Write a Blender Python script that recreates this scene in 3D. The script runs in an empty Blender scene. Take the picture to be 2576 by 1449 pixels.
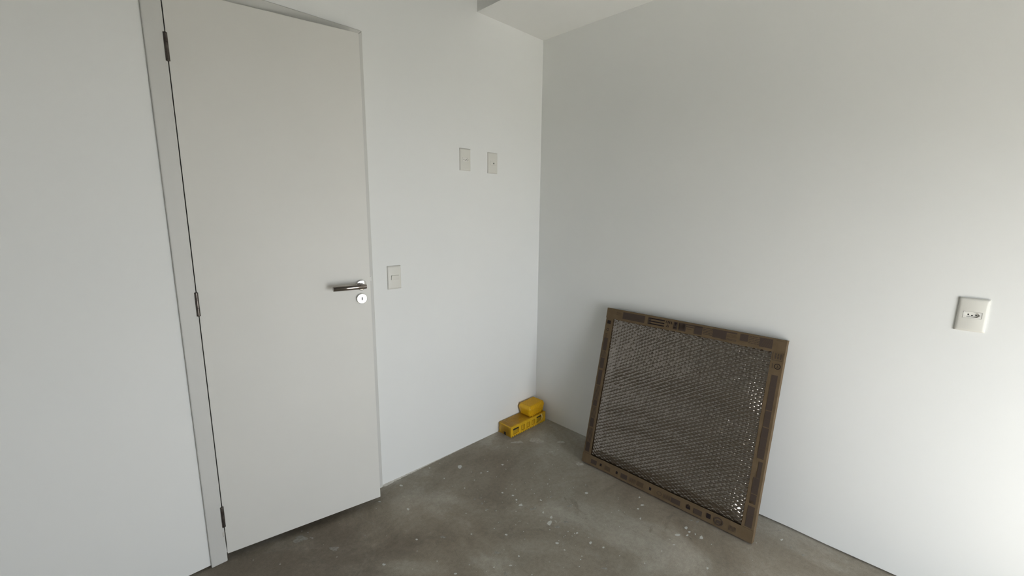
import bpy, bmesh, math, random
import numpy as np
from mathutils import Vector, Matrix
random.seed(7)
rng = np.random.default_rng(7)
S = bpy.context.scene
COL = S.collection
PI = math.pi

# ------------------------------------------------------------------ camera
cam_d = bpy.data.cameras.new('camera')
cam_d.sensor_width = 36.0
cam_d.lens = 15.0565
cam_d.clip_start = 0.02
cam = bpy.data.objects.new('camera', cam_d)
COL.objects.link(cam)
R_ = (0.710941, -0.703172, 0.010572)
U_ = (0.115024, 0.131098, 0.984674)
D_ = (0.693781, 0.698829, -0.174084)
cam.matrix_world = Matrix(((R_[0], U_[0], -D_[0], -2.1906), (R_[1], U_[1], -D_[1], -1.95077),
                           (R_[2], U_[2], -D_[2], 1.45), (0, 0, 0, 1)))
S.camera = cam

# ------------------------------------------------------------------ sky, sun, exposure
W = bpy.data.worlds.new('sky'); S.world = W
W.use_nodes = True
bg = W.node_tree.nodes['Background']
bg.inputs['Color'].default_value = (0.90, 0.95, 1.0, 1)
bg.inputs['Strength'].default_value = 3.0
sun_d = bpy.data.lights.new('sun', 'SUN')
sun_d.energy = 9.5; sun_d.angle = math.radians(3.0); sun_d.color = (1.0, 0.97, 0.94)
sun = bpy.data.objects.new('sun', sun_d); COL.objects.link(sun)
sun_dir = Vector((0.10, 0.62, -0.78))          # travelling into the room and down
sun.rotation_euler = sun_dir.to_track_quat('-Z', 'Y').to_euler()
# light portal filling the balcony door opening (only guides sampling of the sky)
por_d = bpy.data.lights.new('window_portal', 'AREA')
por_d.shape = 'RECTANGLE'; por_d.size = 1.48; por_d.size_y = 1.5
por_d.cycles.is_portal = True
por = bpy.data.objects.new('window_portal', por_d); COL.objects.link(por)
por.location = (-1.16, -3.36, 0.75); por.rotation_euler = (PI/2, 0, 0)
S.view_settings.view_transform = 'Standard'
S.view_settings.look = 'None'
S.view_settings.gamma = 1.0
S.view_settings.use_curve_mapping = False
S.view_settings.exposure = 1.44
S.cycles.use_denoising = True
S.cycles.max_bounces = 12
S.cycles.diffuse_bounces = 8
S.cycles.transparent_max_bounces = 16
S.cycles.sample_clamp_indirect = 6.0

# ------------------------------------------------------------------ materials
def mat(name, col, rough=0.6, metal=0.0, spec=0.5, coat=0.0):
    m = bpy.data.materials.new(name); m.use_nodes = True
    b = m.node_tree.nodes['Principled BSDF']
    b.inputs['Base Color'].default_value = (*col, 1)
    b.inputs['Roughness'].default_value = rough
    b.inputs['Metallic'].default_value = metal
    b.inputs['Specular IOR Level'].default_value = spec
    b.inputs['Coat Weight'].default_value = coat
    return m

def nd(m, t, **kw):
    n = m.node_tree.nodes.new(t)
    for k, v in kw.items():
        if k.startswith('_'): setattr(n, k[1:], v)
        else: n.inputs[k.replace('__', ' ')].default_value = v
    return n

def lk(m, a, b): m.node_tree.links.new(a, b)

def noise_mat(name, c0, c1, scale, rough=0.6, bump=0.0, bscale=None, spec=0.5, lo=0.3, hi=0.7, detail=4.0, bdist=0.001):
    m = mat(name, c0, rough, spec=spec)
    b = m.node_tree.nodes['Principled BSDF']
    tc = nd(m, 'ShaderNodeTexCoord')
    n = nd(m, 'ShaderNodeTexNoise', Scale=scale, Detail=detail)
    lk(m, tc.outputs['Object'], n.inputs['Vector'])
    r = nd(m, 'ShaderNodeValToRGB')
    r.color_ramp.elements[0].position = lo; r.color_ramp.elements[0].color = (*c0, 1)
    r.color_ramp.elements[1].position = hi; r.color_ramp.elements[1].color = (*c1, 1)
    lk(m, n.outputs['Fac'], r.inputs['Fac']); lk(m, r.outputs['Color'], b.inputs['Base Color'])
    if bump:
        n2 = nd(m, 'ShaderNodeTexNoise', Scale=bscale or scale, Detail=3.0)
        lk(m, tc.outputs['Object'], n2.inputs['Vector'])
        bp = nd(m, 'ShaderNodeBump', Strength=bump, Distance=bdist)
        lk(m, n2.outputs['Fac'], bp.inputs['Height']); lk(m, bp.outputs['Normal'], b.inputs['Normal'])
    return m

M_wall = noise_mat('wall_paint', (0.775, 0.785, 0.775), (0.80, 0.805, 0.79), 1.3, 0.75, 0.10, 260.0, 0.25, bdist=0.0006)
M_ceil = noise_mat('ceiling_paint', (0.79, 0.79, 0.775), (0.81, 0.81, 0.79), 1.5, 0.85, 0.06, 240.0, 0.2, bdist=0.0006)
M_door = noise_mat('door_lacquer', (0.69, 0.682, 0.645), (0.715, 0.705, 0.67), 2.0, 0.5, 0.04, 150.0, 0.35, bdist=0.0005)
M_case = noise_mat('casing_lacquer', (0.59, 0.587, 0.563), (0.62, 0.617, 0.592), 3.0, 0.5, 0.0, None, 0.35)
M_plate = mat('plate_plastic', (0.70, 0.69, 0.64), 0.38)
M_insert = mat('insert_plastic', (0.74, 0.73, 0.69), 0.35)
M_chrome = mat('chrome', (0.80, 0.79, 0.77), 0.05, 1.0)
M_lever = mat('darkened_chrome', (0.33, 0.295, 0.27), 0.10, 1.0)  # chrome, with the dark room reflections put into its colour
M_steel = noise_mat('aged_steel', (0.11, 0.095, 0.085), (0.18, 0.16, 0.145), 60.0, 0.38)
M_steel.node_tree.nodes['Principled BSDF'].inputs['Metallic'].default_value = 0.9
M_black = mat('dark_hole', (0.008, 0.008, 0.008), 0.8)
M_dark = mat('dark_gap', (0.05, 0.048, 0.045), 0.9)
M_plaster = noise_mat('plaster_crumb', (0.50, 0.48, 0.43), (0.62, 0.60, 0.56), 60.0, 0.9)
M_dropw = mat('white_paint_drop', (0.55, 0.55, 0.52), 0.6)
M_dropb = noise_mat('beige_plaster_drop', (0.30, 0.275, 0.24), (0.44, 0.41, 0.36), 70.0, 0.9)
M_dropf = noise_mat('faint_paint_smear', (0.20, 0.19, 0.165), (0.34, 0.33, 0.29), 90.0, 0.9)
M_card = noise_mat('kraft_cardboard', (0.118, 0.082, 0.046), (0.148, 0.104, 0.060), 22.0, 0.8, 0.15, 300.0, 0.2)
M_ink = mat('purple_brown_ink', (0.064, 0.046, 0.036), 0.75, spec=0.25)
M_inkd = mat('dark_ink', (0.018, 0.012, 0.012), 0.75, spec=0.25)
M_inkl = mat('pale_brown_ink', (0.088, 0.060, 0.036), 0.75, spec=0.25)
M_board = noise_mat('brown_board', (0.078, 0.055, 0.035), (0.095, 0.067, 0.044), 5.0, 0.7, spec=0.2)
M_yel = noise_mat('yellow_plastic', (0.60, 0.355, 0.012), (0.70, 0.415, 0.016), 40.0, 0.4)
M_yeld = mat('recessed_yellow_plastic', (0.42, 0.26, 0.012), 0.5)
M_yel2 = noise_mat('bright_yellow_plastic', (0.66, 0.375, 0.006), (0.76, 0.43, 0.008), 60.0, 0.42)
M_slot = mat('slot_dark', (0.02, 0.014, 0.01), 0.7)
M_tile = mat('balcony_tile', (0.62, 0.60, 0.56), 0.6)
M_alu = mat('white_aluminium', (0.75, 0.75, 0.74), 0.4)
M_slab = noise_mat('raw_concrete_slab', (0.20, 0.20, 0.195), (0.26, 0.26, 0.25), 3.0, 0.9)
M_raw = noise_mat('raw_plaster', (0.44, 0.43, 0.41), (0.50, 0.49, 0.47), 4.0, 0.9)
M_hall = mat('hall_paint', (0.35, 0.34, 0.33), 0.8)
M_ground = noise_mat('outside_ground', (0.25, 0.26, 0.22), (0.38, 0.37, 0.34), 0.3, 0.9)

def film_material(name, ior, veil, rough):
    """thin clear film: a veil of scattered light, mirror sheen by fresnel, the rest passes through"""
    m = bpy.data.materials.new(name); m.use_nodes = True
    t = m.node_tree; t.nodes.remove(t.nodes['Principled BSDF'])
    out = [n for n in t.nodes if n.type == 'OUTPUT_MATERIAL'][0]
    tr = nd(m, 'ShaderNodeBsdfTransparent'); tr.inputs['Color'].default_value = (0.93, 0.92, 0.90, 1)
    df = nd(m, 'ShaderNodeBsdfDiffuse'); df.inputs['Color'].default_value = (0.48, 0.39, 0.30, 1)
    gl = nd(m, 'ShaderNodeBsdfGlossy'); gl.inputs['Roughness'].default_value = rough
    gl.inputs['Color'].default_value = (1.0, 0.91, 0.82, 1)
    fr = nd(m, 'ShaderNodeFresnel'); fr.inputs['IOR'].default_value = ior
    m1 = nd(m, 'ShaderNodeMixShader'); m1.inputs[0].default_value = veil
    lk(m, tr.outputs[0], m1.inputs[1]); lk(m, df.outputs[0], m1.inputs[2])
    m2 = nd(m, 'ShaderNodeMixShader')
    lk(m, fr.outputs[0], m2.inputs[0]); lk(m, m1.outputs[0], m2.inputs[1]); lk(m, gl.outputs[0], m2.inputs[2])
    lk(m, m2.outputs[0], out.inputs['Surface'])
    return m
M_film = film_material('bubble_film', 3.0, 0.04, 0.17)
M_wrap = film_material('clear_wrap_film', 1.22, 0.025, 0.12)

def concrete():
    m = mat('screed_concrete', (0.2, 0.19, 0.17), 0.75, spec=0.3)
    b = m.node_tree.nodes['Principled BSDF']
    tc = nd(m, 'ShaderNodeTexCoord')
    def ramp(fac, stops):
        r = nd(m, 'ShaderNodeValToRGB')
        e = r.color_ramp.elements
        while len(e) < len(stops): e.new(0.5)
        for q, (p, c) in zip(e, stops):
            q.position = p; q.color = (*c, 1)
        lk(m, fac, r.inputs['Fac']); return r.outputs['Color']
    def mix(mode, fac, a, c):
        x = nd(m, 'ShaderNodeMix'); x.data_type = 'RGBA'; x.blend_type = mode
        if isinstance(fac, (int, float)): x.inputs[0].default_value = fac
        else: lk(m, fac, x.inputs[0])
        lk(m, a, x.inputs[6])
        if isinstance(c, tuple): x.inputs[7].default_value = (*c, 1)
        else: lk(m, c, x.inputs[7])
        return x.outputs[2]
    n1 = nd(m, 'ShaderNodeTexNoise', Scale=2.1, Detail=7.0, Roughness=0.62, Distortion=0.6)
    n2 = nd(m, 'ShaderNodeTexNoise', Scale=6.5, Detail=6.0, Roughness=0.7, Distortion=1.2)
    n3 = nd(m, 'ShaderNodeTexNoise', Scale=55.0, Detail=4.0, Roughness=0.7)
    n4 = nd(m, 'ShaderNodeTexNoise', Scale=1.1, Detail=3.0)
    n5 = nd(m, 'ShaderNodeTexNoise', Scale=330.0, Detail=2.0)
    for n in (n1, n2, n3, n4, n5): lk(m, tc.outputs['Object'], n.inputs['Vector'])
    base = ramp(n1.outputs['Fac'], [(0.30, (0.205, 0.180, 0.142)), (0.50, (0.295, 0.270, 0.225)), (0.68, (0.42, 0.402, 0.355))])
    tint = ramp(n4.outputs['Fac'], [(0.38, (0.92, 0.86, 0.80)), (0.62, (1.0, 1.02, 1.02))])
    c = mix('MULTIPLY', 0.8, base, tint)
    # darker, browner zone around the doorway, its edge broken by noise
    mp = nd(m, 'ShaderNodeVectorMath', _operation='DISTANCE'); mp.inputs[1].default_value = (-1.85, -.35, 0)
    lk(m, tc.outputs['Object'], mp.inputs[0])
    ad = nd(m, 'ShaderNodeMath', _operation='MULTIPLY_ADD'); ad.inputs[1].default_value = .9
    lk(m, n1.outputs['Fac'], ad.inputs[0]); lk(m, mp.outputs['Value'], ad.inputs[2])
    brown_zone = ramp(ad.outputs[0], [(0.75, (0.55, 0.55, 0.55)), (1.0, (0.0, 0.0, 0.0))])
    c = mix('MIX', brown_zone, c, (0.125, 0.100, 0.075))
    pal = ramp(n2.outputs['Fac'], [(0.60, (0, 0, 0)), (0.76, (0.45, 0.45, 0.45))])
    c = mix('MIX', pal, c, (0.33, 0.315, 0.275))
    dk = ramp(n2.outputs['Fac'], [(0.26, (0.6, 0.6, 0.6)), (0.38, (0, 0, 0))])
    c = mix('MIX', dk, c, (0.125, 0.112, 0.09))
    gr = ramp(n3.outputs['Fac'], [(0.3, (0.88, 0.88, 0.88)), (0.7, (1.12, 1.12, 1.12))])
    c = mix('MULTIPLY', 1.0, c, gr)
    g2 = ramp(n5.outputs['Fac'], [(0.3, (0.88, 0.88, 0.88)), (0.7, (1.12, 1.12, 1.12))])
    c = mix('MULTIPLY', 1.0, c, g2)
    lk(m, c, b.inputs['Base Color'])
    bp = nd(m, 'ShaderNodeBump', Strength=0.25, Distance=0.003)
    lk(m, n3.outputs['Fac'], bp.inputs['Height']); lk(m, bp.outputs['Normal'], b.inputs['Normal'])
    return m
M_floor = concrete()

# ------------------------------------------------------------------ helpers
def tag(o, label=None, cat=None, group=None, kind=None):
    if label: o['label'] = label
    if cat: o['category'] = cat
    if group: o['group'] = group
    if kind: o['kind'] = kind
    return o

def empty(name, loc=(0, 0, 0), rz=0.0):
    o = bpy.data.objects.new(name, None); COL.objects.link(o)
    o.empty_display_size = 0.05
    o.location = loc; o.rotation_euler = (0, 0, rz)
    return o

def obj(name, bm, m, parent=None, smooth=False):
    bmesh.ops.recalc_face_normals(bm, faces=bm.faces)
    me = bpy.data.meshes.new(name); bm.to_mesh(me); bm.free()
    for mm in (m if isinstance(m, (list, tuple)) else [m]): me.materials.append(mm)
    if smooth:
        for p in me.polygons: p.use_smooth = True
    o = bpy.data.objects.new(name, me); COL.objects.link(o)
    if parent: o.parent = parent
    return o

def box(bm, x0, x1, y0, y1, z0, z1, bev=0.0, seg=2):
    vs = [bm.verts.new(p) for p in ((x0, y0, z0), (x1, y0, z0), (x1, y1, z0), (x0, y1, z0),
                                    (x0, y0, z1), (x1, y0, z1), (x1, y1, z1), (x0, y1, z1))]
    fs = [bm.faces.new([vs[i] for i in f]) for f in
          ((3, 2, 1, 0), (4, 5, 6, 7), (0, 1, 5, 4), (1, 2, 6, 5), (2, 3, 7, 6), (3, 0, 4, 7))]
    if bev:
        es = list({e for f in fs for e in f.edges})
        bmesh.ops.bevel(bm, geom=es, offset=bev, segments=seg, profile=0.5, affect='EDGES')
    return bm

def prism(bm, poly, put, d0, d1, bev=0.0, seg=2):
    """extrude a 2-D polygon; put(a, b, d) places it"""
    a = [bm.verts.new(put(p[0], p[1], d0)) for p in poly]
    b = [bm.verts.new(put(p[0], p[1], d1)) for p in poly]
    n = len(poly)
    fs = [bm.faces.new(a[::-1]), bm.faces.new(b)]
    fs += [bm.faces.new((a[i], a[(i + 1) % n], b[(i + 1) % n], b[i])) for i in range(n)]
    if bev:
        bmesh.ops.bevel(bm, geom=list({e for f in fs for e in f.edges}), offset=bev, segments=seg, profile=0.5, affect='EDGES')
    return bm

def ring(n, r, c=(0, 0)):
    return [(c[0] + r * math.cos(2 * PI * i / n), c[1] + r * math.sin(2 * PI * i / n)) for i in range(n)]

def rrect(w, h, r, n=5, c=(0, 0)):
    pts = []
    for sx, sy, a0 in ((1, 1, 0), (-1, 1, PI / 2), (-1, -1, PI), (1, -1, 1.5 * PI)):
        for i in range(n + 1):
            a = a0 + PI / 2 * i / n
            pts.append((c[0] + sx * (w / 2 - r) + r * math.cos(a), c[1] + sy * (h / 2 - r) + r * math.sin(a)))
    return pts

def tube(bm, pts, r, n=14, caps=True):
    """tube through 3-D points, with per-point frames"""
    pts = [Vector(p) for p in pts]
    rings = []
    t0 = (pts[1] - pts[0]).normalized()
    up = Vector((0, 0, 1)) if abs(t0.z) < 0.9 else Vector((1, 0, 0))
    s = t0.cross(up).normalized()
    for i, p in enumerate(pts):
        t = ((pts[min(i + 1, len(pts) - 1)] - pts[max(i - 1, 0)])).normalized()
        s = (s - t * s.dot(t)).normalized(); u = s.cross(t)
        rr = r[i] if isinstance(r, (list, tuple)) else r
        rings.append([bm.verts.new(p + (s * math.cos(2 * PI * k / n) + u * math.sin(2 * PI * k / n)) * rr) for k in range(n)])
    for a, b in zip(rings, rings[1:]):
        for k in range(n):
            f = bm.faces.new((a[k], a[(k + 1) % n], b[(k + 1) % n], b[k])); f.smooth = True
    if caps:
        for f in (bm.faces.new(rings[0][::-1]), bm.faces.new(rings[-1])):
            for e in f.edges: e.smooth = False
    return bm

def lathe(bm, prof, put, n=32):
    """revolve (radius, height) pairs; put(x, y, h)"""
    rs = [[bm.verts.new(put(r * math.cos(2 * PI * k / n), r * math.sin(2 * PI * k / n), h)) for k in range(n)] for r, h in prof]
    for a, b in zip(rs, rs[1:]):
        for k in range(n):
            f = bm.faces.new((a[k], a[(k + 1) % n], b[(k + 1) % n], b[k])); f.smooth = True
    bm.faces.new(rs[0][::-1]); bm.faces.new(rs[-1])
    return bm

def holed(bm, outer, holes, z, put):
    """flat face with holes"""
    es = []; loops = []
    for lp in [outer] + holes:
        vs = [bm.verts.new(put(a, b, z)) for a, b in lp]
        es += [bm.edges.new((vs[i], vs[(i + 1) % len(vs)])) for i in range(len(vs))]
        loops.append(vs)
    bmesh.ops.triangle_fill(bm, use_beauty=True, use_dissolve=False, edges=es)
    return loops

def skirt(bm, vs, poly, z, put, close=False):
    b = [bm.verts.new(put(p[0], p[1], z)) for p in poly]
    n = len(vs)
    for i in range(n):
        bm.faces.new((vs[i], vs[(i + 1) % n], b[(i + 1) % n], b[i]))
    if close: bm.faces.new(b)
    return b

def ident(a, b, c): return (a, b, c)

# ------------------------------------------------------------------ room shell
XW, YS, ZC = -3.5, -3.3, 2.72
ZB, WB = 2.5176, 0.5433                     # beam underside, beam width
def XZ(a, b, d): return (a, d, b)
def YZ(a, b, d): return (d, a, b)

bm = bmesh.new(); box(bm, XW - .15, 0.15, YS - .02, 1.5, -0.12, 0.0)
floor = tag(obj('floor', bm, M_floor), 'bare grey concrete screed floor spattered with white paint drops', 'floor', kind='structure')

# wall with the door (y = 0); bottom left part hangs clear of the floor
OX0, OX1, OZ = -1.9455, -1.2505, 2.2045
bm = bmesh.new()
prism(bm, [(XW - .15, .009), (-1.975, .008), (-1.97, 0), (OX0, 0), (OX0, OZ), (OX1, OZ), (OX1, 0), (0.0, 0), (0.0, ZC), (XW - .15, ZC)], XZ, 0.0, 0.12)
box(bm, XW - .15, -1.97, 0.02, 0.118, 0, 0.012)
tag(obj('wall_north', bm, M_wall), 'white painted wall holding the door, switch and two small outlets', 'wall', kind='structure')

# right wall (x = 0) with a dark gap above the floor at its near end
bm = bmesh.new()
prism(bm, [(0.12, 0), (0.12, ZC), (YS - .15, ZC), (YS - .15, .009), (-2.0, .008), (-1.75, .006), (-1.6, .009), (-1.45, .007), (-1.2, .004), (-1.0, 0.0)], YZ, 0.0, 0.14)
box(bm, 0.02, 0.138, YS - .15, -0.9, 0, 0.012)
tag(obj('wall_east', bm, M_wall), 'long white wall on the right behind the leaning panel', 'wall', kind='structure')

# wall behind the camera with the balcony door opening
BX0, BX1, BZ1 = -1.9, -0.42, 2.2
bm = bmesh.new()
prism(bm, [(XW - .15, 0), (BX0, 0), (BX0, BZ1), (BX1, BZ1), (BX1, 0), (0.14, 0), (0.14, ZC), (XW - .15, ZC)], XZ, YS - .14, YS)
tag(obj('wall_south', bm, M_wall), 'white wall with the balcony door opening', 'wall', kind='structure')
bm = bmesh.new(); box(bm, XW - .14, XW, YS, 0, 0, ZC)
tag(obj('wall_west', bm, M_raw), 'bare plastered side wall opposite the long wall', 'wall', kind='structure')
bm = bmesh.new(); box(bm, XW - .15, 0.15, YS - .15, 0.12, ZC, ZC + .12)
tag(obj('ceiling', bm, M_slab), 'grey raw concrete ceiling above the beam', 'ceiling', kind='structure')
bm = bmesh.new(); box(bm, -WB, 0.0, YS, 0.0, ZB, ZC)
tag(obj('ceiling_beam', bm, M_ceil), 'white boxed beam along the top of the right wall', 'beam', kind='structure')

# dark hallway behind the door
bm = bmesh.new()
box(bm, -2.4, -0.8, 0.12, 1.4, 0.0, 2.5)
for f in [f for f in bm.faces if abs(f.normal.y + 1) < .01 or f.calc_center_median().y < .13]: bm.faces.remove(f)
hall = obj('wall_hall', bm, M_hall); tag(hall, 'dim hallway walls behind the door', 'wall', kind='structure')

# balcony, its door frame and the ground outside
bm = bmesh.new(); box(bm, -4.5, 1.0, -4.9, YS - .02, -0.15, -0.01)
tag(obj('balcony_floor', bm, M_tile), 'pale tiled balcony floor outside', 'floor', kind='structure')
bm = bmesh.new(); box(bm, -4.5, 1.0, -4.6, YS - .15, ZC, ZC + .15)
tag(obj('balcony_ceiling', bm, M_ceil), 'white balcony slab overhead', 'ceiling', kind='structure')
bm = bmesh.new(); box(bm, -40, 40, -60, 30, -9.2, -9.0)
tag(obj('ground', bm, M_ground), 'open ground below the balcony', 'ground', kind='structure')
win = empty('window_1', (-1.16, YS - .07, 0)); tag(win, 'white framed balcony door with added slats blocking light through its upper part', 'window', kind='structure')
for (a0, a1, b0, b1) in ((-.74, -.70, 0, 2.2), (.70, .74, 0, 2.2), (-.70, .70, 2.16, 2.2)):
    bm = bmesh.new(); box(bm, a0, a1, -.03, .03, b0, b1, .003, 1); obj('window_frame', bm, M_alu, win)
bm = bmesh.new(); box(bm, -.70, .70, -.008, .008, 0, .0485, .004, 1)
slat0 = obj('light_blocker_slat', bm, M_alu, win); slat0.location = (0, 0, 1.5)
for k in range(1, 14):  # unseen slats added to block daylight through the upper opening
    o = slat0.copy(); COL.objects.link(o); o.parent = win; o.location = (0, 0, 1.5 + .0476 * k)

# ------------------------------------------------------------------ door surround (casing + jamb)
tr = empty('trim_1', (-1.6, 0, 0)); tag(tr, 'off-white wooden casing around the door opening', 'door casing', kind='structure')
cl, ci, cr, cro, ct, cto = -1.9795, -1.9232, -1.2735, -1.2175, 2.1825, 2.2335
def casing(poly):
    bm = bmesh.new(); prism(bm, [(p[0] + 1.6, p[1]) for p in poly], XZ, -0.011, 0.0 - 1e-4, 0.0035, 3)
    return obj('casing', bm, M_case, tr)
casing([(cl, 0), (ci, 0), (ci, ct), (cl, cto)])
casing([(cr, 0), (cro, 0), (cro, cto), (cr, ct)])
casing([(cl, cto), (ci, ct), (cr, ct), (cro, cto)])
bm = bmesh.new()
box(bm, OX0 + 1.6, ci + 1.6, -0.004, .13, 0, ct + .0215); box(bm, cr + 1.6, OX1 + 1.6, -0.004, .13, 0, ct + .0215)
box(bm, ci + 1.6, cr + 1.6, -0.004, .13, ct, ct + .0215)
box(bm, ci + 1.6, ci + 1.615, .045, .13, 0, ct); box(bm, cr + 1.585, cr + 1.6, .045, .13, 0, ct)
obj('jamb', bm, M_case, tr)
bm = bmesh.new()                                    # little chip of filler on the hinge side casing
lathe(bm, [(.0055, 0), (.005, .0012), (.002, .0022)], lambda a, b, h: (ci + 1.6 - .004 + a * .6, -.0112 - h, .128 + b * 2.2), 10)
obj('filler_chip', bm, M_plaster, tr)

# ------------------------------------------------------------------ the door leaf, standing ajar
TH = 0.16397
door = empty('door_1', (-1.9206, -0.008, 0.0), -TH)
tag(door, 'off-white flush door standing slightly ajar, with chrome lever handle', 'door', kind='structure')
bm = bmesh.new(); box(bm, 0, 0.645, 0, 0.035, 0.0305, 2.1795, 0.0018, 2)
leaf = obj('door_leaf', bm, M_door, door)
for zc in (1.989, 1.098, 0.206):
    bm = bmesh.new()
    for a, b in ((-.043, -.0153), (-.0147, .0147), (.0153, .043)):
        tube(bm, [(0, 0, a), (0, 0, b)], .0062, 14)
    for s in (-1, 1):
        tube(bm, [(0, 0, s * .043), (0, 0, s * .0445), (0, 0, s * .046)], [.0066, .0066, .003], 14)
    h = obj('hinge', bm, M_steel, door); h.location = (-.0015, -.0040, zc)
    bm = bmesh.new(); box(bm, .0005, .004, .0035, .0345, -.043, .043); o = obj('hinge_plate', bm, M_steel, h)
# lever handle: escutcheon ring, neck and lever
def FR(a, b, h): return (a, -h, b)                  # door face frame: across, up, out
hx, hz = 0.6025, 1.1176
han = bmesh.new()
tube(han, [(hx, -.006, hz), (hx, -.052, hz)], .0098, 20)
tube(han, [(0.4700, -.052, hz), (0.4712, -.052, hz), (0.6085, -.052, hz), (0.6105, -.052, hz)], [.0098, .0108, .0108, .0098], 24)
lever = obj('lever_handle', han, M_lever, door)
bm = bmesh.new()
lathe(bm, [(.0238, 0), (.0238, .0065), (.0228, .0080), (.0205, .0086), (.0004, .0086)], lambda a, b, h: FR(hx + a, hz + b, h), 40)
obj('rose', bm, M_chrome, lever)
kx, kz = 0.6015, 1.0555
kh = rrect(.0052, .0155, .0025, 5)
bm = bmesh.new()
lp = holed(bm, ring(40, .0212), [kh], .0086, lambda a, b, h: FR(kx + a, kz + b, h))
P = lambda a, b, h: FR(kx + a, kz + b, h)
r1 = skirt(bm, lp[0], ring(40, .0228), .0080, P); r2 = skirt(bm, r1, ring(40, .0238), .0064, P); skirt(bm, r2, ring(40, .0238), 0, P)
skirt(bm, lp[1], kh, .0006, P)
esc = obj('key_escutcheon', bm, M_chrome, door)
bm = bmesh.new(); prism(bm, rrect(.0056, .0160, .0027, 5), P, .0003, .0012); obj('keyhole', bm, M_black, esc)
# latch bolt and lock face on the edge
bm = bmesh.new(); box(bm, .645, .6462, .006, .030, 1.02, 1.20, .0004, 1); obj('lock_face', bm, M_alu, door)
bm = bmesh.new(); prism(bm, [(.6455, .0015), (.653, .010), (.653, .016), (.6455, .024)], lambda a, b, d: (a, b, d), 1.131, 1.152); obj('latch_bolt', bm, M_alu, door)

# ------------------------------------------------------------------ switch plate and outlets
def plate_shell(bm, w=.075, h=.118, hole=(.046, .0235), edge=.0065, crown=.0105):
    """curved cover plate with a window for the module; local x across, y up, z out"""
    xs = sorted(set([-w/2 + w * i / 18 for i in range(19)] + [-hole[0]/2, hole[0]/2]))
    ys = sorted(set([-h/2 + h * i / 20 for i in range(21)] + [-hole[1]/2, hole[1]/2]))
    def H(x, y):
        u = 1 - (2 * x / w) ** 2; v = 1 - (2 * y / h) ** 4
        e = min(w/2 - abs(x), h/2 - abs(y)); rnd = 0.0022 * (1 - min(1, e / .003)) ** 2
        return edge + (crown - edge) * u * (0.7 + 0.3 * v) - rnd
    V = {}
    for i, x in enumerate(xs):
        for j, y in enumerate(ys):
            V[i, j] = bm.verts.new((x, y, H(x, y)))
    nx, ny = len(xs), len(ys)
    hm = lambda i, j: abs((xs[i] + xs[i+1]) / 2) < hole[0]/2 and abs((ys[j] + ys[j+1]) / 2) < hole[1]/2
    for i in range(nx - 1):
        for j in range(ny - 1):
            if not hm(i, j): bm.faces.new((V[i, j], V[i+1, j], V[i+1, j+1], V[i, j+1])).smooth = True
    border = [(i, 0) for i in range(nx)] + [(nx-1, j) for j in range(1, ny)] + [(i, ny-1) for i in range(nx-2, -1, -1)] + [(0, j) for j in range(ny-2, 0, -1)]
    base = [bm.verts.new((V[k].co.x, V[k].co.y, 0)) for k in border]
    n = len(border)
    for k in range(n): bm.faces.new((V[border[k]], V[border[(k+1) % n]], base[(k+1) % n], base[k]))
    # window reveal
    edge_loop = [e for e in bm.edges if len(e.link_faces) == 1 and all(v.co.z > .003 for v in e.verts)]
    r = bmesh.ops.extrude_edge_only(bm, edges=edge_loop)
    for v in [g for g in r['geom'] if isinstance(g, bmesh.types.BMVert)]: v.co.z = .0035

def hexa(w, h):
    c = h * .42
    return [(w/2, 0), (w/2 - c, h/2), (-w/2 + c, h/2), (-w/2, 0), (-w/2 + c, -h/2), (w/2 - c, -h/2)]

def socket_module(parent, mz=.0098):
    """rectangular module with a six-sided recess and three pin holes"""
    R = rrect(.0448, .0223, .0015, 3)
    X = hexa(.0385, .0165)
    bm = bmesh.new()
    lp = holed(bm, R, [X], mz, ident); skirt(bm, lp[0], R, .002, ident)
    mod = obj('socket_module', bm, M_insert, parent)
    bm = bmesh.new()
    pins = [(-.0095, .0006), (0, -.0024), (.0095, .0006)]
    holes = [ring(12, .0024, c) for c in pins]
    lp = holed(bm, X, holes, .0045, ident)
    a = skirt(bm, lp[0], X, mz - .0001, ident)
    for k, hp in enumerate(holes): skirt(bm, lp[1 + k], hp, .001, ident)
    obj('socket_recess', bm, M_insert, mod)
    for c in pins:
        bm = bmesh.new(); prism(bm, ring(12, .00236, c), ident, .0006, .0036); obj('pin_hole', bm, M_black, mod)
    return mod

def plate(name, loc, rot, label, cat, kind):
    t = empty(name, loc); t.rotation_euler = rot; tag(t, label, cat)
    bm = bmesh.new(); plate_shell(bm); obj('cover_plate', bm, M_plate, t)
    if kind == 'switch':
        bm = bmesh.new(); box(bm, -.0228, .0228, -.0115, .0115, .002, .0065); m = obj('switch_module', bm, M_insert, t)
        bm = bmesh.new()
        prism(bm, [(-.0116, .0070), (.0108, .0070), (.0108, .0152), (-.0116, .0098)], lambda a, b, d: (d, a, b), -.0190, .0228, .0008, 2)
        obj('rocker', bm, M_plate, m)
    elif kind == 'socket':
        socket_module(t)
    elif kind == 'coax':
        bm = bmesh.new()
        R = rrect(.0448, .0223, .0015, 3); Hh = ring(20, .0046, (.0045, -.001))
        lp = holed(bm, R, [Hh], .0096, ident); skirt(bm, lp[0], R, .002, ident); skirt(bm, lp[1], Hh, .003, ident)
        m = obj('outlet_module', bm, M_plate, t)
        bm = bmesh.new(); lathe(bm, [(.0045, .0028), (.0045, .0034), (.0010, .0034), (.0009, .0080)], lambda a, b, h: (a + .0045, b - .001, h), 16)
        obj('coax_hole', bm, M_black, m)
    return t
RN = (PI/2, 0, 0)                       # plate on the north wall, facing -y
RE = (PI/2, 0, -PI/2)                   # plate on the east wall, facing -x
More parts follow.
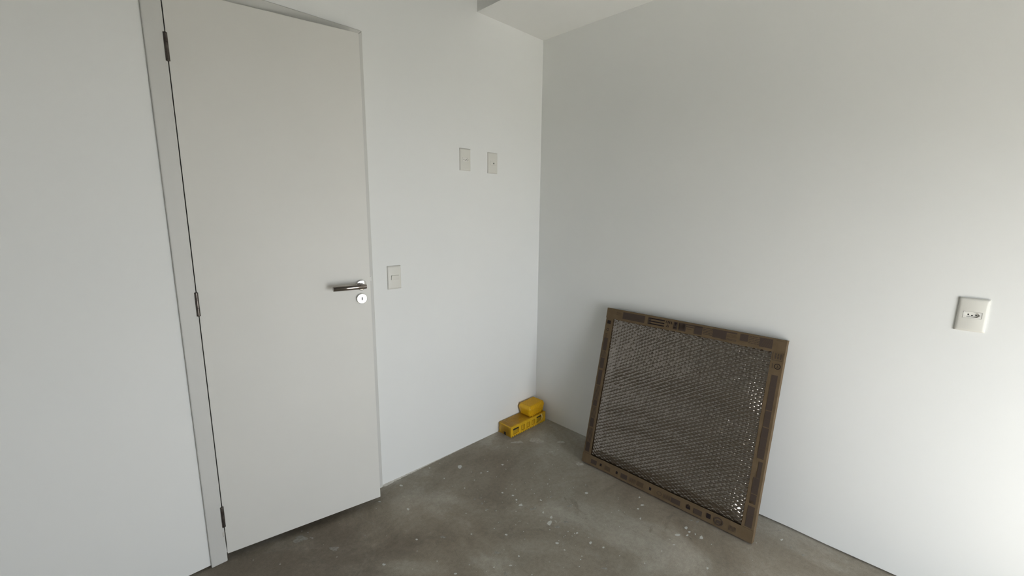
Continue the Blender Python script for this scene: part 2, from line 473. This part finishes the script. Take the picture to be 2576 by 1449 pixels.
plate('light_switch', (-1.1005, 0, 1.1185), RN, 'white light switch with one rocker, right of the door handle', 'light switch', 'switch')
plate('power_outlet', (-.6365, 0, 1.736), RN, 'small white three-pin power outlet high on the wall, nearer the door', 'power outlet', 'socket')
plate('coax_outlet', (-.4305, 0, 1.734), RN, 'small white outlet with a round black hole, nearer the room corner', 'outlet', 'coax')
plate('power_outlet.001', (0, -2.0485, 1.1115), RE, 'white three-pin power outlet on the right wall, above and right of the panel', 'power outlet', 'socket')

# ------------------------------------------------------------------ the wrapped panel leaning on the right wall
PW, PH, PT, AL, YAW = 0.9132, 0.9182, 0.042, 0.2237, 0.0162
u = Vector((math.sin(YAW), -math.cos(YAW), 0)); n0 = Vector((math.cos(YAW), math.sin(YAW), 0))
v = n0 * math.sin(AL) + Vector((0, 0, 1)) * math.cos(AL); nf = u.cross(v)
o0 = Vector((-.2604, -.6056, PT * math.sin(AL) + .0002)) + u * (PW / 2)
panel = empty('wrapped_panel')
panel.matrix_world = Matrix(((u.x, v.x, nf.x, o0.x), (u.y, v.y, nf.y, o0.y), (u.z, v.z, nf.z, o0.z), (0, 0, 0, 1)))
tag(panel, 'square brown panel in bubble wrap with printed cardboard edges, leaning against the right wall', 'panel')
bm = bmesh.new(); box(bm, -PW/2 + .004, PW/2 - .004, .004, PH - .004, -PT + .004, -.0095)
obj('board', bm, M_board, panel)

# bubble film: hexagonal rows of crowded, half-flattened bubbles on a slack film
def bubble_film():
    st = .0019
    xs = np.arange(-.432, .432 + st / 2, st); ys = np.arange(.030, .890 + st / 2, st)
    X, Y = np.meshgrid(xs, ys)
    p = .0192
    warp = .0022
    Xw = X + warp * np.sin(9 * Y + 3 * X) + .0012 * np.sin(31 * Y + 1.3)
    Yw = Y + warp * np.sin(7 * X + 2.0) + .0018 * np.sin(4 * X - 11 * Y)
    # rows cross at sixty degrees and leave rounded lozenge cells between them
    cx, sy = p * math.cos(PI/6), p * math.sin(PI/6)
    fs = (Xw / cx + Yw / sy) / 2; ft = (Xw / cx - Yw / sy) / 2
    bi = np.rint(fs).astype(int); bj = np.rint(ft).astype(int)
    dx = Xw - (bi + bj) * cx; dy = Yw - (bi - bj) * sy
    q = np.clip((np.abs(2 * (fs - bi)) ** 3.5 + np.abs(2 * (ft - bj)) ** 3.5) ** (1 / 3.5) * 1.10, 0, 1)
    T1 = rng.normal(0, 1, (400, 400)); T2 = rng.normal(0, 1, (400, 400)); T3 = rng.random((400, 400))
    ti = (bi + 100) % 400; tj = (bj + 100) % 400
    full = np.where(T3[ti, tj] < .10, .35, .75 + .35 * T3[ti, tj])
    h = .0030 * full * (1 - q ** 5)
    h += full * (1 - q ** 5) * (dx * .11 * T1[ti, tj] + dy * .06 * T2[ti, tj])
    # the film sags in broad horizontal folds; tl is the lean of its face (up is positive) from top to bottom
    tt = np.linspace(0, 1, 600)
    tl = np.interp(tt, [0, .05, .085, .12, .16, .22, .30, .35, .41, .48, .55, .60, .66, .71, .76, .82, .89, .93, 1],
                   [-.13, -.12, .16, -.10, .02, .17, .12, -.14, -.17, .10, .10, -.14, .10, -.12, .10, .16, .13, -.20, -.16])
    prof = np.cumsum(tl) * (.86 / 600)
    prof -= np.linspace(0, prof[-1], 600)
    tv = (.89 - Y) / .86 + .018 * np.sin(5 * X + 1) + .012 * np.sin(13 * X + 9 * Y) + .008 * np.sin(23 * X)
    slack = np.interp(np.clip(tv, 0, 1), tt, prof) + .0006 * np.sin(31 * X + 17 * Y + 2 * np.sin(9 * X)) + .0004 * np.sin(52 * Y - 25 * X)
    slack = slack - slack.min(); slack *= min(1.25, .019 / slack.max())
    edge = np.minimum.reduce([X + .432, .432 - X, Y - .03, .89 - Y])
    Z = -.0094 + h * np.clip((edge - .022) / .012, .12, 1) + slack * np.clip((edge - .026) / .05, 0, 1) + .0003
    nx, ny = len(xs), len(ys)
    co = np.stack([X, Y, Z], -1).reshape(-1, 3).astype(np.float32)
    idx = np.arange(nx * ny).reshape(ny, nx)
    q4 = np.stack([idx[:-1, :-1], idx[:-1, 1:], idx[1:, 1:], idx[1:, :-1]], -1).reshape(-1, 4)
    me = bpy.data.meshes.new('bubble_wrap')
    me.vertices.add(len(co)); me.vertices.foreach_set('co', co.ravel())
    me.loops.add(q4.size); me.loops.foreach_set('vertex_index', q4.ravel().astype(np.int32))
    me.polygons.add(len(q4)); me.polygons.foreach_set('loop_start', (np.arange(len(q4)) * 4).astype(np.int32))
    me.polygons.foreach_set('loop_total', np.full(len(q4), 4, np.int32))
    me.polygons.foreach_set('use_smooth', np.ones(len(q4), bool))
    me.update(); me.validate(); me.materials.append(M_film)
    o = bpy.data.objects.new('bubble_wrap', me); COL.objects.link(o); o.parent = panel
    o['kind'] = 'stuff'; o['label'] = 'clear glossy bubble wrap'
bubble_film()

# cardboard edge guards, each an L section running along one edge
def guard(side):
    w = {'top': .060, 'bottom': .056, 'left': .049, 'right': .052}[side]
    L = PW if side in ('top', 'bottom') else PH - .008
    off = 0.0 if side in ('top', 'bottom') else -.0030
    def put(s, r, z):                    # s along, r inwards from the outer edge, z out of the face
        if side == 'top': return (s, PH - r, z)
        if side == 'bottom': return (-s, r, z)
        if side == 'left': return (-PW/2 + r, PH/2 + s, z)
        return (PW/2 - r, PH/2 - s, z)
    N = 60
    bm = bmesh.new(); rows = []
    k1, k2, k3 = rng.random(3) * 6
    for i in range(N + 1):
        s = -L/2 + L * i / N
        jit = .0009 * math.sin(11 * s + k1) + .0007 * random.uniform(-1, 1)
        jo = .0006 * random.uniform(0, 1) if side in ('left', 'right') else .0002 * random.uniform(0, 1)
        zz = off + .0007 * math.sin(7 * s + k2)
        zz = min(zz, off)
        rows.append([bm.verts.new(put(s, *c)) for c in ((jo, -PT + .0005), (jo, zz - .0012), (jo + .0012, zz), (w + jit, zz - .0002), (w + jit, zz - .0032),
                                                        (.0035, zz - .0035), (.0035, -PT + .0005))])
    for a, b in zip(rows, rows[1:]):
        for k in range(7): bm.faces.new((a[k], a[(k+1) % 7], b[(k+1) % 7], b[k]))
    bm.faces.new(rows[0]); bm.faces.new(rows[-1][::-1])
    return obj('edge_guard', bm, M_card, panel), (lambda s, r, z: put(s, r, z + off)), w

class Print:
    def __init__(self, put, w, ax, flip):
        self.bm = [bmesh.new() for _ in range(3)]; self.big = []; self.put = put; self.w = w; self.ax = ax; self.flip = flip
    def q(self, s0, s1, r0, r1, k=0):
        """rectangle: s0..s1 along (panel coordinate), r0..r1 as a fraction of the strip from the outer edge"""
        f = (lambda s: -s) if self.flip else (lambda s: s)
        N = max(1, int(abs(s1 - s0) / .03)); bm = self.bm[k]
        big = abs(s1 - s0) > .018 and (r1 - r0) > .25
        if big: bm = bmesh.new(); self.big.append((bm, k))
        for i in range(N):
            a = s0 + (s1 - s0) * i / N; b = s0 + (s1 - s0) * (i + 1) / N
            bm.faces.new([bm.verts.new(self.put(f(s) - (self.ax if not self.flip else -self.ax), r * self.w, .0007)) for s, r in ((a, r0), (b, r0), (b, r1), (a, r1))])
    def line(self, p0, p1, t, k=1):
        """stroke between (s, r in metres)"""
        f = (lambda s: -s) if self.flip else (lambda s: s)
        d = Vector((p1[0] - p0[0], p1[1] - p0[1])); n = Vector((-d.y, d.x)).normalized() * t / 2
        bm = self.bm[k]
        bm.faces.new([bm.verts.new(self.put(f(c[0]) - (self.ax if not self.flip else -self.ax), c[1], .00085)) for c in
                      ((p0[0] + n.x, p0[1] + n.y), (p1[0] + n.x, p1[1] + n.y), (p1[0] - n.x, p1[1] - n.y), (p0[0] - n.x, p0[1] - n.y))])
    def poly(self, pts, t, k=1, close=True):
        m = len(pts)
        for i in range(m if close else m - 1): self.line(pts[i], pts[(i + 1) % m], t, k)
    def text(self, s0, s1, r0, r1, n, k=0, fill=.45):
        """n lines of small unreadable words"""
        for i in range(n):
            a = r0 + (r1 - r0) * i / n; b = a + (r1 - r0) / n * fill
            s = s0
            while s < s1 - .004:
                e = min(s1, s + random.uniform(.008, .026)); self.q(s, e, a, b, k); s = e + .0022
    def done(self, parent):
        for bm, m, nm in zip(self.bm, (M_ink, M_inkd, M_inkl), ('brown ink print', 'black ink print', 'pale brown ink print')):
            if len(bm.verts): o = obj('print', bm, m, parent); o['label'] = nm; o['kind'] = 'stuff'
            else: bm.free()
        for bm, k in self.big:
            bmesh.ops.remove_doubles(bm, verts=bm.verts, dist=1e-5)
            obj('print_block', bm, (M_ink, M_inkd, M_inkl)[k], parent)

# top edge: s is panel x, r from the top edge down
g, put, w = guard('top'); P = Print(put, w, 0, False)
P.text(-.393, -.362, .28, .58, 3, 2, .5)
P.q(-.351, -.217, .16, .80); P.text(-.30, -.22, .52, .78, 2, 2, .3)
for r in (.20, .45, .68): P.q(-.193, -.104, r, r + .10, 1)
P.q(-.198, -.180, .20, .80, 0)
for k in range(4): P.line((-.094 + .009 * k, .012), (-.096 + .009 * k, .026), .0028)
P.line((-.085, .013), (-.077, .025), .0024); P.line((-.067, .014), (-.063, .027), .0026)
P.poly([(-.093, .044), (-.085, .031), (-.079, .044)], .0024)
P.q(-.055, -.034, .16, .82); P.q(-.050, -.038, .22, .34, 1); P.q(-.048, -.042, .34, .48, 1); P.q(-.053, -.038, .62, .72, 1)
P.q(-.026, .011, .16, .84); P.q(-.026, .004, .22, .72, 1 if False else 0)
P.q(.011, .091, .16, .26); P.q(.011, .052, .34, .42); P.q(.016, .040, .54, .60, 2)
P.q(.054, .093, .18, .86)
P.text(.097, .143, .18, .80, 5, 0, .45); P.q(.143, .184, .14, .82); P.q(.184, .207, .14, .84)
P.q(.207, .253, .14, .24); P.text(.207, .253, .34, .62, 3, 2, .45); P.text(.195, .253, .70, .86, 2, 0, .5)
P.q(.267, .302, .12, .66); P.text(.305, .35, .16, .80, 5, 0, .4); P.q(.350, .403, .12, .82)
for k in range(5): P.line((.355 + .009 * k, .046), (.372 + .007 * k, .012), .0014, 2)
P.q(.415, .442, .10, .13, 2)
P.done(g)
# right edge: s is panel height, r from the right edge in
g, put, w = guard('right'); P = Print(put, w, PH/2, True)
P.poly([(.822, .007), (.858, .007), (.858, .046), (.822, .046)], .0016, 0); P.text(.829, .853, .22, .82, 3, 0, .5)
P.poly([(.796 + .0115 * math.cos(a * PI / 9), .021 + .0115 * math.sin(a * PI / 9)) for a in range(18)], .0030)
P.line((.801, .021), (.796, .021), .0026); P.line((.793, .017), (.790, .025), .0022)
P.line((.808, .041), (.786, .041), .0024, 0)
for a, b, r0, r1 in ((.756, .596, .24, .72), (.593, .521, .24, .70), (.517, .376, .22, .72), (.363, .289, .22, .52), (.288, .216, .22, .72), (.213, .170, .24, .70), (.158, .063, .22, .74)):
    P.q(b, a, r0, r1)
P.line((.318, .030), (.290, .030), .0014, 2); P.q(.170, .182, .40, .70, 2)
for s in (.70, .64, .555, .47, .42, .25, .12): P.q(s, s + .0015, .26, .68, 2)
P.done(g)
# left edge: s is panel height, r from the left edge in
g, put, w = guard('left'); P = Print(put, w, PH/2, False)
P.q(.826, .846, .25, .70, 1); P.poly([(.800, .023), (.791, .031), (.782, .023), (.791, .015)], .0024)
P.text(.742, .770, .24, .62, 1, 2, .8)
for a, b in ((.742, .669), (.624, .563), (.551, .464), (.371, .338), (.265, .215)): P.q(b, a, .20, .72)
for a, b, k in ((.662, .628, 0), (.459, .371, 0), (.334, .268, 0), (.205, .066, 0)):
    for r in (.18, .34, .50, .66): P.q(b, a, r, r + .07, k)
P.q(.066, .12, .2, .7)
P.done(g)
# bottom edge: s is panel x, r from the floor up
g, put, w = guard('bottom'); P = Print(put, w, 0, True)
for s0, s1, k in ((-.395, -.357, 0), (-.304, -.268, 2), (-.202, -.163, 0), (-.106, -.067, 2), (.083, .13, 0), (.196, .236, 0)):
    P.q(s0, s1, .22, .66, k)
for s in (-.330, -.227, -.029): P.q(s - .006, s + .006, .36, .62, 1)
for s0, s1 in ((-.148, -.112), (.043, .078), (.357, .389)):
    s = s0
    while s < s1: P.q(s, s + .002, .24, .66, 0); s += .0055
P.poly([(.021 + .012 * math.cos(a * PI / 6), .026 + .009 * math.sin(a * PI / 6)) for a in range(12)], .002, 0)
for k in range(5): P.line((.161 + .004 * k, .020), (.160 + .0045 * k, .042 - abs(k - 2) * .003), .0026)
P.q(.160, .180, .33, .50, 1)
P.q(.256, .276, .36, .76, 1)
P.poly([(.311 + .019 * math.cos(a * PI / 8), .028 + .016 * math.sin(a * PI / 8)) for a in range(16)], .006, 0)
P.q(.302, .322, .34, .60, 0)
P.done(g)

# ------------------------------------------------------------------ the two yellow packs in the corner
pk = empty('yellow_pack', (-.1988, -.0645, 0.0)); tag(pk, 'long low yellow plastic pack on the floor along the wall, the lower of the two', 'plastic pack')
LX, LY, LZ = .342, .112, .0705
bm = bmesh.new()
# front face with recessed windows
wins = [(-.150, -.096, .014, .054), (-.074, -.038, .0145, .053), (-.022, .014, .0145, .053), (.028, .064, .0145, .053), (.078, .128, .0145, .060)]
def FP(a, b, h): return (a, -LY/2 - h, b)
outer = rrect(LX, LZ - .008, .003, 3, (0, .008 + (LZ - .008) / 2))
rects = [rrect(b - a, d - c, .004, 3, ((a + b) / 2, (c + d) / 2)) for a, b, c, d in wins]
lp = holed(bm, outer, rects, 0.0, FP)
skirt(bm, lp[0], outer, -LY + .002, FP, True)
for rv, rp in zip(lp[1:], rects): skirt(bm, rv, rp, -.0075, FP)
body = obj('pack_body', bm, M_yel, pk)
for (a, b, c, d) in wins:
    bm = bmesh.new(); prism(bm, rrect(b - a + .001, d - c + .001, .004, 3, ((a + b) / 2, (c + d) / 2)), FP, -.0125, -.0068); obj('recessed_panel', bm, M_yeld, body)
for s0, s1, z in ((-.152, -.100, .0490), (.080, .120, .0555)):
    bm = bmesh.new(); prism(bm, rrect(s1 - s0, .0085, .0035, 4, ((s0 + s1) / 2, z)), FP, -.0068, .0012); obj('slot', bm, M_slot, body)
for k in range(3):
    c = (-.056 + .050 * k, .033)
    bm = bmesh.new(); prism(bm, rrect(.008, .026, .0035, 4, c), FP, -.0068, -.003); obj('rib', bm, M_yel, body)
bm = bmesh.new(); NT = 20
for k in range(NT):
    a = -LX/2 + LX * k / NT; b = a + LX / NT
    prism(bm, [(a + .001, .010), (a + .0028, 0.0002), (b - .0062, 0.0002), (b - .003, .010)], lambda s, z, d: (s, d, z), -LY/2 - .001, LY/2 - .004)
obj('teeth', bm, M_yel, pk)
bm = bmesh.new()
box(bm, -LX/2 - .0015, -LX/2 + .001, -.009, .009, .002, .022, .0006, 1); obj('end_slot', bm, M_slot, pk)
bm = bmesh.new()
for k in range(24):                                   # fine ridges across the top
    a = -LX/2 + .004 + (LX - .008) * k / 24
    box(bm, a, a + .009, -LY/2 + .004, LY/2 - .006, LZ - .001, LZ + .0012, .0008, 1)
obj('top_ridges', bm, M_yel, pk)
bm = bmesh.new()                                      # thin clear wrap with loose folds
def sheet(bm, rows):
    vv = [[bm.verts.new(p) for p in r] for r in rows]
    for a, b in zip(vv, vv[1:]):
        for k in range(len(a) - 1): bm.faces.new((a[k], a[k+1], b[k+1], b[k])).smooth = True
sheet(bm, [[(-LX/2 + LX * i / 14, -LY/2 + .006 + .1 * j / 6, LZ + .0022 + .0012 * math.sin(j * 1.7 + .25 * i)) for j in range(7)] for i in range(15)])
sheet(bm, [[(-LX/2 - .002 - .034 * math.sin(PI * j / 8) * (1 - .5 * i / 5), .028 + .022 * i / 5, .004 + .062 * j / 8) for j in range(9)] for i in range(6)])
sheet(bm, [[(-LX/2 - .0025 - .010 * math.sin(PI * j / 6) * i / 5, -.052 + .020 * i, .006 + .058 * j / 6) for j in range(7)] for i in range(5)])
obj('clear_wrap', bm, M_wrap, pk)
bm = bmesh.new()                                      # shiny strap bowed off the front
sheet(bm, [[(.122 - .046 * t + .012 * math.sin(PI * t), -LY/2 - .002 - .012 * math.sin(PI * t) - .001 * k, .070 - .058 * t) for k, t in ((0, 0), )] and
           [(.120 - .044 * t + .014 * math.sin(PI * t) + dx, -LY/2 - .002 - .013 * math.sin(PI * t), .070 - .056 * t) for dx in (0, .003, .006)] for t in [i / 12 for i in range(13)]])
obj('strap', bm, mat('pale_clear_strap', (0.72, 0.62, 0.36), 0.25), pk)

up = empty('yellow_pack.001', (-.109, -.0605, .0735), 0.05); tag(up, 'small bright yellow ribbed pack stacked on the longer pack, topmost in the corner', 'plastic pack')
bm = bmesh.new()
# bulging ribbed bundle: profile narrows to the base, rounded shoulders above
secs = [(.068, .042, 0.0), (.071, .045, .012), (.0795, .0510, .046), (.0805, .0520, .054), (.0785, .0500, .061), (.0735, .0455, .0725), (.070, .042, .0745)]
def ringrect(a, b, z, n=12):
    pts = []
    for i in range(n): pts.append((-a + 2 * a * i / n, -b))
    for i in range(8): pts.append((a, -b + 2 * b * i / 8))
    for i in range(n): pts.append((a - 2 * a * i / n, b))
    for i in range(8): pts.append((-a, b - 2 * b * i / 8))
    out = []
    for k, (x, y) in enumerate(pts):
        cx = max(0, abs(x) - (a - .006)); cy = max(0, abs(y) - (b - .006))
        d = math.hypot(cx, cy)
        if d > .006: x -= math.copysign(cx * (1 - .006 / d), x); y -= math.copysign(cy * (1 - .006 / d), y)
        out.append((x, y, z))
    return out
vv = [[bm.verts.new(p) for p in ringrect(*s)] for s in secs]
for a, b in zip(vv, vv[1:]):
    for k in range(len(a)): bm.faces.new((a[k], a[(k+1) % len(a)], b[(k+1) % len(a)], b[k])).smooth = True
bm.faces.new(vv[0][::-1]); bm.faces.new(vv[-1])
ub = obj('pack_body', bm, M_yel2, up)
NR = 15
for k in range(NR):                                   # each wedge of the bundle shows as a rib over top and front
    x0 = -.070 + .142 * k / NR
    bm = bmesh.new()
    prof = [(-.0440, .004), (-.0478, .020), (-.0527, .046), (-.0537, .054), (-.0515, .062), (-.0470, .0735), (-.042, .0770), (.042, .0770), (.047, .0730),
            (.042, .0700), (-.042, .0700), (-.049, .054), (-.042, .012)]
    prism(bm, prof, lambda y, z, d: (d, y, z), x0, x0 + .0064)
    obj('rib', bm, M_yel2, ub)
bm = bmesh.new()
for k in range(6):
    a = -.052 + .018 * k
    prism(bm, [(a, .001), (a + .013, .001), (a + .010, .006), (a + .003, .006)], lambda s, z, d: (s, d, z), -.049, -.040)
obj('teeth', bm, M_yel2, up)

# ------------------------------------------------------------------ paint drops, plaster patches, crumbs along the wall
DROPS = [(-0.375, -0.187, 0.0229, -0.0218, -0.0117, -0.0115, 'b'),
 (-0.271, -0.257, 0.0303, -0.0289, -0.0254, -0.023, 'b'),
 (-0.171, -0.378, 0.0144, -0.0137, -0.0118, -0.0095, 'b'),
 (-0.305, -0.408, 0.0088, -0.0084, -0.0079, -0.0067, 'b'),
 (-0.284, -0.61, 0.0144, -0.0138, -0.0143, -0.0105, 'b'),
 (-0.808, -0.146, 0.0097, -0.0093, -0.0097, -0.0125, 'w'),
 (-1.141, -0.065, 0.0062, -0.0059, -0.0038, -0.0065, 'w'),
 (-1.213, -0.254, 0.0048, -0.0046, -0.004, -0.0066, 'w'),
 (-0.79, -0.619, 0.0063, -0.006, -0.0073, -0.0071, 'w'),
 (-0.747, -0.783, 0.0052, -0.005, -0.0059, -0.005, 'w'),
 (-0.749, -0.733, 0.0031, -0.0029, -0.006, -0.0052, 'w'),
 (-1.291, -0.455, 0.004, -0.0038, -0.0028, -0.0044, 'w'),
 (-1.465, -0.48, 0.0044, -0.0043, -0.0031, -0.0058, 'w'),
 (-1.094, -0.6, 0.003, -0.0029, -0.0022, -0.0027, 'w'),
 (-0.854, -0.907, 0.0059, -0.0057, -0.0045, -0.0037, 'w'),
 (-0.782, -0.802, 0.008, -0.0077, -0.0107, -0.0091, 'w'),
 (-1.029, -0.84, 0.003, -0.0029, -0.0033, -0.0033, 'w'),
 (-1.279, -0.724, 0.0047, -0.0045, -0.0026, -0.0034, 'w'),
 (-0.726, -1.065, 0.0035, -0.0034, -0.0042, -0.0028, 'w'),
 (-0.745, -1.01, 0.0048, -0.0046, -0.006, -0.0042, 'w'),
 (-0.74, -0.932, 0.0037, -0.0035, -0.0044, -0.0033, 'w'),
 (-0.473, -0.793, 0.0061, -0.0059, -0.0066, -0.0048, 'w'),
 (-1.287, -0.105, 0.0049, -0.0047, -0.0023, -0.0043, 'w'),
 (-0.722, -0.291, 0.004, -0.0039, -0.0031, -0.0035, 'w'),
 (-0.758, -0.276, 0.004, -0.0038, -0.003, -0.0035, 'w'),
 (-0.616, -0.302, 0.0047, -0.0045, -0.0043, -0.0045, 'w'),
 (-0.909, -0.318, 0.0026, -0.0025, -0.0029, -0.0037, 'w'),
 (-0.79, -0.485, 0.0037, -0.0036, -0.0041, -0.0044, 'w'),
 (-0.766, -0.539, 0.0042, -0.004, -0.0042, -0.0042, 'w'),
 (-0.777, -0.576, 0.0036, -0.0035, -0.0048, -0.0047, 'w'),
 (-0.689, -0.664, 0.0036, -0.0035, -0.0043, -0.0038, 'w'),
 (-0.562, -0.602, 0.0024, -0.0023, -0.0029, -0.0024, 'w'),
 (-0.861, -0.955, 0.0027, -0.0026, -0.0027, -0.0022, 'w'),
 (-1.145, -0.809, 0.0026, -0.0025, -0.0025, -0.0028, 'w'),
 (-0.982, -0.713, 0.004, -0.0039, -0.0037, -0.0038, 'w'),
 (-0.94, -0.036, 0.0041, -0.0039, -0.0027, -0.004, 'w'),
 (-0.938, -0.174, 0.0027, -0.0026, -0.0023, -0.0032, 'w'),
 (-1.089, -0.85, 0.0041, -0.0039, -0.0027, -0.0027, 'w'),
 (-1.198, -0.525, 0.0072, -0.0069, -0.004, -0.0055, 'f'),
 (-0.629, -0.682, 0.0055, -0.0053, -0.0053, -0.0044, 'f'),
 (-0.765, -0.681, 0.0097, -0.0093, -0.0066, -0.0061, 'f'),
 (-0.776, -0.844, 0.0104, -0.01, -0.005, -0.0041, 'f'),
 (-0.721, -0.851, 0.0127, -0.0122, -0.0046, -0.0036, 'f'),
 (-1.083, -0.761, 0.0065, -0.0063, -0.0051, -0.0055, 'f'),
 (-0.616, -0.793, 0.0085, -0.0082, -0.0066, -0.0051, 'f'),
 (-0.819, -1.132, 0.0081, -0.0078, -0.0043, -0.0028, 'f'),
 (-1.133, -0.865, 0.0043, -0.0042, -0.0071, -0.0074, 'f'),
 (-0.922, -0.475, 0.004, -0.0039, -0.0043, -0.0049, 'f'),
 (-0.928, -0.424, 0.0036, -0.0035, -0.0037, -0.0044, 'f'),
 (-0.933, -0.525, 0.0053, -0.0051, -0.003, -0.0034, 'f'),
 (-0.344, -1.268, 0.0059, -0.0057, -0.0079, -0.0034, 'w'),
 (-0.359, -1.29, 0.0046, -0.0044, -0.0054, -0.0023, 'w'),
 (-0.387, -1.292, 0.0041, -0.004, -0.0053, -0.0023, 'w'),
 (-0.417, -1.26, 0.0086, -0.0083, -0.0082, -0.0037, 'w'),
 (-0.353, -1.315, 0.0027, -0.0026, -0.0046, -0.0019, 'w'),
 (-0.354, -1.343, 0.0065, -0.0063, -0.0092, -0.0037, 'w'),
 (-0.347, -1.045, 0.0059, -0.0056, -0.0068, -0.0037, 'w'),
 (-0.442, -1.087, 0.0035, -0.0033, -0.0054, -0.003, 'w'),
 (-0.486, -1.275, 0.0048, -0.0046, -0.0038, -0.0018, 'w'),

 (-0.51, -1.43, 0.0041, -0.004, -0.0052, -0.002, 'w'),
 (-0.103, -1.603, 0.0045, -0.0043, -0.0069, -0.0016, 'w'),
 (-0.388, -1.044, 0.004, -0.0039, -0.005, -0.0028, 'w'),
 (-0.303, -1.005, 0.0037, -0.0036, -0.0054, -0.003, 'w'),
 (-0.56, -1.254, 0.0021, -0.0021, -0.0033, -0.0016, 'w'),
 (-0.278, -1.262, 0.0052, -0.005, -0.005, -0.0021, 'f'),
 (-0.265, -1.288, 0.0056, -0.0054, -0.0059, -0.0024, 'f'),
 (-0.422, -1.544, 0.0044, -0.0043, -0.0027, -0.0008, 'f'),
 (-0.047, -1.577, 0.0059, -0.0057, -0.0045, -0.0011, 'f'),
 (-0.138, -1.692, 0.0043, -0.0041, -0.0065, -0.0013, 'f'),
 (-0.126, -1.645, 0.0032, -0.0031, -0.005, -0.0011, 'f'),

 (-1.578, -0.253, 0.0109, -0.0105, -0.0061, -0.0147, 'f'),
 (-1.664, -0.091, 0.0193, -0.0186, -0.007, -0.0205, 'f'),
 (-1.624, -0.12, 0.0053, -0.0051, -0.0025, -0.0068, 'f')]
def blob(cx, cy, ax, ay, bx, by, n, rough, h):
    bm = bmesh.new(); ph = [random.uniform(0, 6.28) for _ in range(3)]
    def rad(t): return 1 + rough * (.5 * math.sin(2 * t + ph[0]) + .35 * math.sin(3 * t + ph[1]) + .3 * math.sin(5 * t + ph[2])) + rough * random.uniform(-.25, .25)
    rr = [rad(2 * PI * i / n) for i in range(n)]
    def P(t, r, f, z): return (f * r * (ax * math.cos(t) + bx * math.sin(t)), f * r * (ay * math.cos(t) + by * math.sin(t)), z)
    T = [2 * PI * i / n for i in range(n)]
    o = [bm.verts.new(P(t, r, 1, .0001)) for t, r in zip(T, rr)]
    m = [bm.verts.new(P(t, r, .72, h)) for t, r in zip(T, rr)]
    for i in range(n): bm.faces.new((o[i], o[(i+1) % n], m[(i+1) % n], m[i])).smooth = True
    bm.faces.new(m)
    return bm
for (cx, cy, ax, ay, bx, by, k) in DROPS:
    n, rough, h = {'w': (15, random.choice((.12, .3, .4)), .0007), 'b': (26, .36, .0010), 'f': (24, .5, .0003)}[k]
    o = obj({'w': 'paint_drop', 'b': 'plaster_patch', 'f': 'paint_smear'}[k], blob(cx, cy, ax, ay, bx, by, n, rough, h), {'w': M_dropw, 'b': M_dropb, 'f': M_dropf}[k], floor)
    o.location = (cx, cy, 0)
bm = bmesh.new()                                      # fine spatter
for _ in range(330):
    x = random.uniform(-2.0, -.03); y = random.uniform(-1.75, -.03)
    if random.random() < .45: x = random.gauss(-.75, .25); y = random.gauss(-.65, .3)
    if x > -.03 or y > -.03: continue
    r = random.choice((.0008, .001, .0012, .0016, .0022, .0028)); n = 7; a0 = random.random() * 6
    o = [bm.verts.new((x + r * random.uniform(.7, 1.3) * math.cos(a0 + 2 * PI * i / n), y + r * random.uniform(.7, 1.3) * math.sin(a0 + 2 * PI * i / n), .0003)) for i in range(n)]
    c = bm.verts.new((x, y, .0007))
    for i in range(n): bm.faces.new((o[i], o[(i+1) % n], c))
tag(obj('paint_specks', bm, M_dropw, floor), kind='stuff')
bm = bmesh.new()                                      # ragged plaster edge where the door wall meets the screed
rows = []; N = 150
for i in range(N + 1):
    x = -1.215 + .835 * i / N
    f = 1 - i / N
    wd = .0015 + .013 * f ** 3 * random.uniform(.5, 1.1) + .0035 * random.random() ** 2
    hh = .0008 + .007 * f ** 2 * random.uniform(.5, 1.0)
    rows.append([bm.verts.new((x, .001, hh)), bm.verts.new((x, -wd * .45, hh * .55 * random.uniform(.7, 1.2))), bm.verts.new((x, -wd, .0001))])
for a, b in zip(rows, rows[1:]):
    for k in range(2): bm.faces.new((a[k], a[k+1], b[k+1], b[k]))
tag(obj('plaster_edge', bm, M_plaster, floor), kind='stuff')
